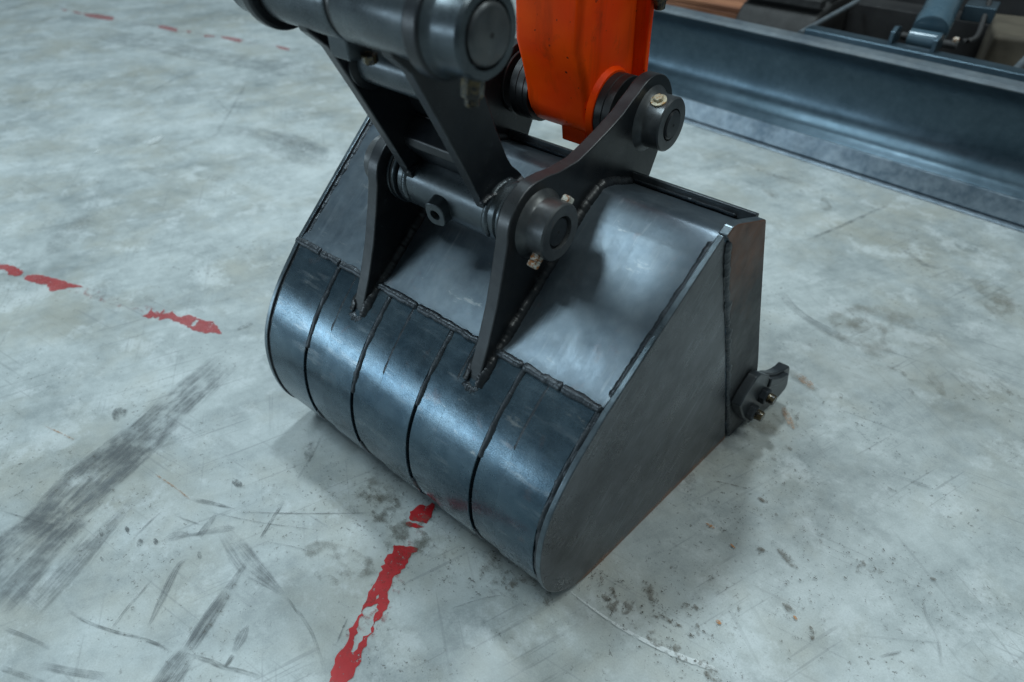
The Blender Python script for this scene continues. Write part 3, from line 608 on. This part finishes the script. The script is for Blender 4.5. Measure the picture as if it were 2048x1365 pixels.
    for s, ue in ((1, .545), (-1, .255)):
        E_ = prism('mounting_ear', ear, ue-.0125, ue+.0125, M['ear'], B, .003, smooth=25)
        lighten_edges(E_)
        for sd in (-1, 1):
            wp = [(-.366, .378), (-.352, .399)]+[tuple(E0+SL*t_+Vector((.002, -.0025))) for t_ in (.01, .06, .12, .18, .24, .28)]+[(-.070, .615), (-.05, .619), (-.03, .615), (.0, .604), (.04, .590)]
            weld('weld_bead', [(ue+sd*.0165, v, z) for v, z in wp], .0100, M['ear'], E_, seed=int(90+ue*50+sd), flat=.6, ripple=.03, jitter=.06, nrm=(sd*.8, -.62, .786))
        weld('weld_bead', [(ue-.016, -.3640, .377), (ue-.007, -.3685, .369), (ue+.007, -.3685, .369), (ue+.016, -.3640, .377)], .0105, M['weld'], E_, seed=4, flat=.9)
        for c, nm in ((F, 'pin_boss'), (G, 'pin_boss')):
            x0 = ue+.0125*s; x1 = ue+.055*s
            b = lathe(nm, (x0, c[0], c[1]), (s, 0, 0), [(0, .056), (.004, .0525), (.009, .0472), (.012, .0458), (.0400, .0458), (.0425, .0435), (.0425, .0270), (.034, .0268)], M['boss'], B)
            pr = .0032 if c is G else -.004
            lathe('pin', (x0, c[0], c[1]), (s, 0, 0), [(.02, .0245), (.0425+pr-.003, .0245), (.0425+pr, .0218)], M['ear'], b)
            if s > 0:
                lathe('centre_mark', (x0+s*(.0425+pr), c[0], c[1]), (s, 0, 0), [(-.002, .0022), (.0004, .0022)], M['dull'], b, seg=14)
        # seal rings on the inner side of the ear
        for c, r in ((F, .0535), (G, .0600)):
            for k in range(3 if c is F else 1):
                a0 = ue-s*(.0125+.0005+k*.0062); a1 = a0-s*.0055
                cyl_u('seal_ring', c, r-(.002 if k % 2 else 0), min(a0, a1), max(a0, a1), M['rubber'] if (c is G or k == 1) else M['tube'], B, ch=.0012)
    # lock bolts
    ax = Vector((0, .72, .69)).normalized(); p = Vector((.583, F[0], F[1]))
    hexbolt('lock_bolt', p+ax*.0455, ax, .0105, .010, M['bolt'], B)
    q = p-ax*.0440
    o = hexbolt('lock_nut', q, -ax, .0108, .011, M['bolt'], B)
    hexbolt('lock_nut', q-ax*.0118, -ax, .0106, .009, M['bolt'], B)
    ax = Vector((0, -.42, .91)).normalized(); p = Vector((.5795, G[0], G[1]))
    hexbolt('lock_bolt', p+ax*.0462, ax, .0088, .0085, M['bolt_yellow'], B, washer=.0135)
    # bolted side cutter at the lower front corner
    sc = [(.165, .190), (.200, .178), (.232, .162), (.258, .145), (.288, .132), (.312, .126), (.328, .126), (.335, .117), (.352, .056), (.348, .042), (.322, .026), (.285, .018), (.225, .030), (.170, .10)]
    S_ = prism('side_cutter', sc, lambda v: uR(v)+.0045, lambda v: uR(v)+.018+max(0, v-.20)*.10, M['plate'], B, .004)
    prism('cutter_base', [(.112, .150), (.124, .172), (.160, .200), (.178, .198), (.232, .158), (.240, .140), (.214, .046), (.196, .036), (.150, .090)], lambda v: uR(v)+.0048, lambda v: uR(v)+.0270, M['plate'], S_, .004)
    prism('cutter_rib', [(.236, .148), (.278, .127), (.314, .118), (.318, .104), (.275, .104), (.236, .120)], lambda v: uR(v)+.012, lambda v: uR(v)+.030+max(0, v-.22)*.10, M['plate'], S_, .004)
    for v, z in ((.176, .092), (.218, .112)):
        u_ = uR(v)+.0270
        hexbolt('cutter_bolt', (u_, v, z), (1, -TAPER, 0), .0185, .015, M['plate'], S_)
        lathe('bolt_end', (u_+.015, v, z), (1, -TAPER, 0), [(0, .0115), (.013, .0115), (.015, .0100)], M['greasy'], S_, seg=20)
    return B
make_bucket()

# ------------------------------------------------------------------ bucket link
LD = Vector((-.464, .886)); LN = Vector((.886, .464)); FV = Vector(F); HV = Vector(H)
def lp(a, p): q = FV+LD*a+LN*p; return (q.x, q.y)
def make_link():
    K = thing('bucket_link', (.4, F[0], F[1]-.06), 'charcoal double plate link joining the bucket pin to the upper pin', 'linkage')
    o = [lp(-.010, -.036), lp(.040, -.0315), lp(.12, -.0300), lp(.22, -.0300), lp(.30, -.031), lp(.335, -.044)]
    o += [(HV.x+.040*math.cos(math.radians(a)), HV.y+.040*math.sin(math.radians(a))) for a in (190, 150, 118, 80, 40, 10, -15)]
    o += [lp(.27, .060), lp(.205, .057), lp(.13, .0487), lp(.075, .0455), lp(.052, .0475), lp(.036, .0535), lp(.020, .058), lp(0, .045), lp(-.02, .0)]
    for a, b in ((.310, .330), (.470, .490)):
        P_ = prism('link_plate', o, a, b, M['link'], K, .0028, smooth=25)
        lighten_edges(P_)
        weld('weld_bead', [(b+.002 if b > .4 else b+.002, *lp(.040+.018*math.cos(t/10*math.pi), -.036+.09*t/10)) for t in range(11)], .0065, M['link'], P_, seed=3, jitter=.15)
    tb = lathe('lower_tube', (.290, *F), (1, 0, 0), [(0, .046), (.004, .0500), (.216, .0500), (.220, .046)], M['tube'], K)
    # rounded weld skirts where plates land on the tube
    for b in (.3095, .4905):
        weld('weld_bead', [(b, F[0]+.0505*math.cos(math.radians(a)), F[1]+.0505*math.sin(math.radians(a))) for a in range(70, 216, 8)], .006, M['tube'], tb, seed=8, jitter=.2)
    # lock lug with a threaded hole on the front of the tube
    ax = Vector((.12, -.95, -.22)).normalized(); sy = ax.cross(Vector((1, 0, 0))).normalized(); sx = sy.cross(ax).normalized()
    c = Vector((.3890, F[0], F[1]))+ax*.047
    ring = []
    n = 32
    for i in range(n):
        t = 2*math.pi*i/n; x, y = math.cos(t), math.sin(t); e = 3.2
        rr = (abs(x)**e+abs(y)**e)**(-1/e)
        ring.append((x*rr*.0185, y*rr*.0215))
    vs, fs = [], []
    layers = [(-.02, 1.12, False), (.012, 1.0, False), (.0195, 1.0, False), (.021, .93, False)]
    for h, k, _ in layers: vs += [c+sx*x*k+sy*y*k+ax*h for x, y in ring]
    for h, r in ((.021, .0095), (.006, .0085)):
        vs += [c+sx*r*math.cos(2*math.pi*i/n)+sy*r*math.sin(2*math.pi*i/n)+ax*h for i in range(n)]
    for k in range(5):
        for i in range(n): j = (i+1) % n; fs.append([k*n+i, k*n+j, (k+1)*n+j, (k+1)*n+i])
    fs.append([5*n+i for i in range(n)])
    lug = mk('lock_lug', vs, fs, M['tube'], K, 0, 35)
    hexbolt('socket_screw', c+ax*.009, ax, .0055, .004, M['greasy'], lug)
    # cross stiffeners
    lathe('cross_tube', (.330, *lp(.245, .012)), (1, 0, 0), [(0, .0300), (.14, .0300)], M['tube'], K)
    lathe('tube_collar', (.3295, *lp(.245, .012)), (1, 0, 0), [(0, .0400), (.006, .0400), (.010, .031)], M['link'], K)
    w = [lp(.040, .004), lp(.100, -.012), lp(.112, -.006), lp(.125, .030), lp(.115, .036), lp(.04, .03)]
    prism('cross_web', w, .3302, .4698, M['link'], K, .003)
    prism('rear_web', [lp(.115, .036), lp(.125, .042), lp(.262, .050), lp(.262, .040), lp(.13, .034)], .3302, .4698, M['link'], K, .002)  # dark plate added to keep the gap behind the cross tube black
    # upper tube in two halves with a seal between
    lathe('upper_tube', (.262, *H), (1, 0, 0), [(0, .0445), (.003, .0468), (.1300, .0468), (.1335, .0450)], M['tube'], K)
    lathe('upper_tube', (.4045, *H), (1, 0, 0), [(0, .0450), (.0035, .0468), (.130, .0468), (.133, .0445)], M['tube'], K)
    lathe('seal_ring', (.3950, *H), (1, 0, 0), [(0, .0435), (.010, .0435)], M['rubber'], K)
    for u in (.2555, .5325): lathe('seal_ring', (u, *H), (1, 0, 0), [(0, .0455), (.007, .0455)], M['rubber'], K)
    # bolt block under the left half
    ax = Vector((0, .10, -1)).normalized(); c = Vector((.362, H[0]+.008, H[1]-.040))
    pts = []
    for h, k in ((0, 1), (.030, 1), (.034, .9)):
        for x, y in ((-.019, -.020), (.019, -.020), (.023, 0), (.019, .020), (-.019, .020), (-.023, 0)):
            pts.append(c+Vector((x*k, y*k, 0))+ax*h)
    fs = [[k*6+i, k*6+(i+1) % 6, (k+1)*6+(i+1) % 6, (k+1)*6+i] for k in range(2) for i in range(6)]+[[12+i for i in range(6)], list(range(6))[::-1]]
    mk('bolt_block', pts, fs, M['tube'], K, .0025)
    hexbolt('bolt_head', c+ax*.026+Vector((.030, .004, 0)), ax, .011, .012, M['greasy'], K)
    return K
make_link()

# ------------------------------------------------------------------ guide levers at the upper pin
KP = Vector((.02, 1.30))
def make_lever(u0, u1, out, label):
    T_ = thing('guide_lever', ((u0+u1)/2, H[0], H[1]-.06), label, 'lever', 'guide levers on the upper pin')
    d = (KP-HV).normalized(); ang = math.degrees(math.atan2(d.y, d.x))
    o = arc(H, .0585, ang+90, ang+270, 22)+arc((KP.x, KP.y), .05, ang-90, ang+90, 12)
    prism('lever_plate', o, u0, u1, M['link'], T_, .005)
    s = 1 if out > 0 else -1; x0 = u1 if s > 0 else u0
    b = lathe('pin_boss', (x0, *H), (s, 0, 0), [(0, .055), (.006, .0500), (.012, .0482), (.0440, .0482), (.0480, .0455), (.0480, .0362), (.038, .0360)], M['tube'], T_)
    pin = lathe('pin', (x0, *H), (s, 0, 0), [(.02, .0325), (.0490, .0325), (.0520, .0300), (.0530, .0280)], M['boss'], b)
    lathe('centre_mark', (x0+s*.053, *H), (s, 0, 0), [(-.002, .003), (.0004, .003)], M['dull'], b, seg=14)
    if s < 0: return T_
    ax = Vector((0, -.15, -1)).normalized(); p = Vector((x0+s*.030, H[0], H[1]))+ax*.0445
    nut = lathe('lock_nut', p, ax, [(0, .0135), (.020, .0135), (.024, .012)], M['greasy'], T_, seg=6, bevel=.001)
    lathe('bolt_end', p+ax*.024, ax, [(0, .0085), (.008, .0085), (.009, .0075)], M['greasy'], nut, seg=16)
    return T_
make_lever(.5405, .5660, 1, 'dark lever with large round pin face beside the orange arm')
make_lever(.2340, .2545, -1, 'dark lever end at the far left of the upper link tube')

# ------------------------------------------------------------------ the orange arm
def make_arm():
    A = thing('excavator_stick', (.4, G[0], .60), 'orange painted tip of the digging arm held between the bucket ears', 'excavator')
    o = [(-.012, 1.55), (-.012, 1.0), (-.0125, .86), (-.011, .80), (.006, .755), (.0185, .715), (.0235, .688), (.032, .668), (.050, .647), (.078, .632), (.112, .630), (.140, .646), (.158, .678), (.166, .72), (.160, .80), (.155, .88), (.150, 1.0), (.15, 1.55)]
    prism('arm_box', o, .3305, .4695, M['orange'], A, .013, seg=4, smooth=40)
    fl_ = [(.1665, .700), (.1800, .7005), (.1755, .80), (.1750, .88), (.1720, 1.0), (.17, 1.55), (.1575, 1.55), (.1585, 1.0), (.1610, .88), (.1640, .80)]
    prism('rear_flange', fl_, .316, .4895, M['orange'], A, .003)
    for s, u in ((1, .4690), (-1, .3310)):
        lathe('boss', (u, *G), (s, 0, 0), [(0, .0690), (.003, .0675), (.007, .0655), (.010, .0640)] if s > 0 else [(0, .0600), (.010, .0600)], M['orange'] if s > 0 else M['rubber'], A)
        for k in range(2):
            lathe('seal_ring', (u+s*(.0105+k*.0160), *G), (s, 0, 0), [(0, .0600), (.0010, .0612), (.0148, .0612), (.0158, .0600)], M['rubber'], A)
    tab = [(.052, .655), (.070, .655), (.072, .616), (.066, .6135), (.058, .616)]
    prism('stop_tab', tab, .392, .448, M['orange'], A, .003)
    # grease fitting clipped at the flange
    p = Vector((.503, .158, .852))
    f = lathe('hose_fitting', p+Vector((0, 0, .075)), (0, .1, -1), [(0, .013), (.048, .013), (.050, .0165), (.070, .0165), (.072, .011), (.086, .0095), (.088, .007)], M['greasy'], A, seg=24)
    tubepath('hose', [p+Vector((0, -.007, .075+t*.06)) for t in range(8)], .012, M['rubber'], f)
make_arm()

# ------------------------------------------------------------------ dozer blade and the machine behind
BA = Vector((-.1617, 1.7299, 0)); BT = Vector((.9971, -.0765, 0)); BN = Vector((-.0765, -.9971, 0))
def bp_(s, p, z): return BA+BT*s+BN*p+Vector((0, 0, z))
def blade_prism(name, prof, s0, s1, mat, parent, bevel=.002, **kw):
    n = len(prof)
    vs = [bp_(s0, p, z) for p, z in prof]+[bp_(s1, p, z) for p, z in prof]
    fs = [list(range(n)), list(range(2*n-1, n-1, -1))]+[[i, (i+1) % n, n+(i+1) % n, n+i] for i in range(n)]
    return mk(name, vs, fs, mat, parent, bevel, **kw)
def make_blade():
    D = thing('dozer_blade', tuple(bp_(.7, 0, 0)), 'blue grey curved dozer blade standing on the floor behind the bucket', 'dozer blade')
    S0, S1 = -.50, 2.3
    front = [(p.x, p.y) for p in catmull([(-.008, .086), (-.045, .112), (-.076, .158), (-.087, .22), (-.079, .29), (-.049, .352), (.002, .398)], 5)]
    back = [(p-.012, z) for p, z in reversed(front)]
    blade_prism('mouldboard', front+back, S0, S1, M['blade'], D, .001)
    blade_prism('cutting_edge', [(.006, .010), (.012, .016), (-.003, .0855), (-.018, .0855), (-.012, .010)], S0, S1, M['blade_worn'], D, .002)
    blade_prism('wear_foot', [(-.01, .0015), (.030, .0015), (.026, .0075), (-.01, .0085)], S0, S1, M['blade_worn'], D, .001)
    blade_prism('top_edge', [(.004, .3985), (.008, .4035), (-.012, .4115), (-.012, .4005)], S0, S1, M['blade_top'], D, .0015)
    blade_prism('top_flange', [(-.0125, .401), (-.0125, .4105), (-.075, .4105), (-.075, .385), (-.066, .385), (-.066, .401)], S0, S1, M['blade_top'], D, .002)
    blade_prism('top_channel', [(-.0755, .37), (-.0755, .428), (-.083, .432), (-.135, .432), (-.135, .37)], .37, 1.11, M['blade'], D, .003)
    for s in (.66, .80):
        blade_prism('bracket_plate', [(-.095, .432), (-.095, .470), (-.120, .485), (-.150, .480), (-.165, .432)], s, s+.014, M['blade'], D, .002)
    tubepath('brace_rod', [(.186, 1.815, .40), (.20, 2.38, .412)], .010, M['blade_top'], D)
    tubepath('brace_rod', [(.890, 1.75, .405), (.893, 2.10, .392)], .013, M['blade_top'], D)
make_blade()
def make_cylinder():
    C_ = thing('blade_cylinder', (.60, 1.88, .43), 'glossy blue grey hydraulic cylinder rising from the blade bracket', 'hydraulic cylinder')
    a = Vector((.598, 1.885, .452)); b = Vector((.555, 2.30, .66)); d = (b-a).normalized()
    t = steel('glossy_cylinder_paint', dark=(.045, .085, .115), light=(.075, .12, .15), rough=(.16, .3), metal=.1, scratch=.1)
    lathe('cylinder_barrel', a+d*.02, d, [(0, .050), (.004, .058), (.05, .060), (.06, .056), (.60, .056)], t, C_)
    lathe('rod_eye', Vector((.545, 1.868, .440)), (1, 0, 0), [(0, .028), (.002, .030), (.098, .030), (.10, .028), (.10, .015), (.07, .015)], t, C_, cap=False)
    lathe('pin', Vector((.520, 1.868, .440)), (1, 0, 0), [(0, .013), (.18, .013)], M['dull'], C_)
    tubepath('hose', catmull([(.70, 1.93, .44), (.73, 1.97, .45), (.72, 2.05, .49), (.70, 2.15, .55)], 6), .009, M['dull'], C_)
    hexbolt('grease_bolt', (.690, 1.868, .452), (0, -.3, 1), .011, .012, M['bolt'], C_)
make_cylinder()
def box(name, c, s, mat, parent=None, rz=0, bevel=.004, label=None):
    c = Vector(c); R_ = Matrix.Rotation(rz, 3, 'Z')
    vs = [c+R_ @ Vector((x*s[0]/2, y*s[1]/2, z*s[2]/2)) for x in (-1, 1) for y in (-1, 1) for z in (-1, 1)]
    fs = [[0, 1, 3, 2], [4, 6, 7, 5], [0, 4, 5, 1], [2, 3, 7, 6], [0, 2, 6, 4], [1, 5, 7, 3]]
    return mk(name, vs, fs, mat, parent, bevel, label=label)
def make_back():
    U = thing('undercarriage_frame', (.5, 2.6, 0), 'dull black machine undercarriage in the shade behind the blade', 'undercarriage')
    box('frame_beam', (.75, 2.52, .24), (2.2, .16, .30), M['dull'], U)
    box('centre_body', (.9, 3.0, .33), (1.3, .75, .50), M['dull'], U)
    box('belly_plate', (.45, 2.20, .16), (.74, .46, .02), M['brown'], U)  # brown sheet added for the floor in shade under the machine
    box('side_bracket', (.690, 2.12, .500), (.100, .12, .05), M['blade'], U, rz=.1)
    Tk = thing('rubber_track', (-.02, 2.5, 0), 'black rubber track belt behind the left part of the blade', 'rubber track')
    o = [(2.05, .06), (2.0, .16), (2.02, .30), (2.10, .395), (2.25, .43), (3.6, .43), (3.6, .02), (2.12, .02)]
    tb = prism('track_belt', o, -.19, .15, M['track'], Tk, .02)
    for i in range(7):
        box('track_lug', (-.02, 2.13+i*.13, .436), (.33, .06, .035), M['track'], Tk, bevel=.006)
    P_ = thing('wooden_crate', (-.62, 2.24, 0), 'reddish brown wooden crate behind the far end of the blade', 'crate')  # loose timber boards, grouped and shaped into a closed box
    for i in range(5):
        box('slat', (-.62, 2.165, .034+i*.068), (.84, .022, .062), M['timber'], P_)
        box('slat', (-.62, 2.315, .034+i*.068), (.84, .022, .062), M['timber'], P_)
    for i in range(2): box('lid_board', (-.62, 2.196+i*.088, .349), (.84, .082, .022), M['timber'], P_)
    for x in (-1.02, -.22):
        box('end_board', (x, 2.24, .17), (.022, .125, .32), M['timber'], P_)
    W_ = thing('beige_block', (.905, 2.42, 0), 'beige dusty block at the right beyond the blade cylinder', 'block')
    box('block_body', (.905, 2.42, .255), (.40, .34, .32), M['beige'], W_, rz=.25, bevel=.02)
    box('block_skid', (.905, 2.40, .045), (.44, .36, .08), M['dull'], W_, rz=.25, bevel=.01)
make_back()
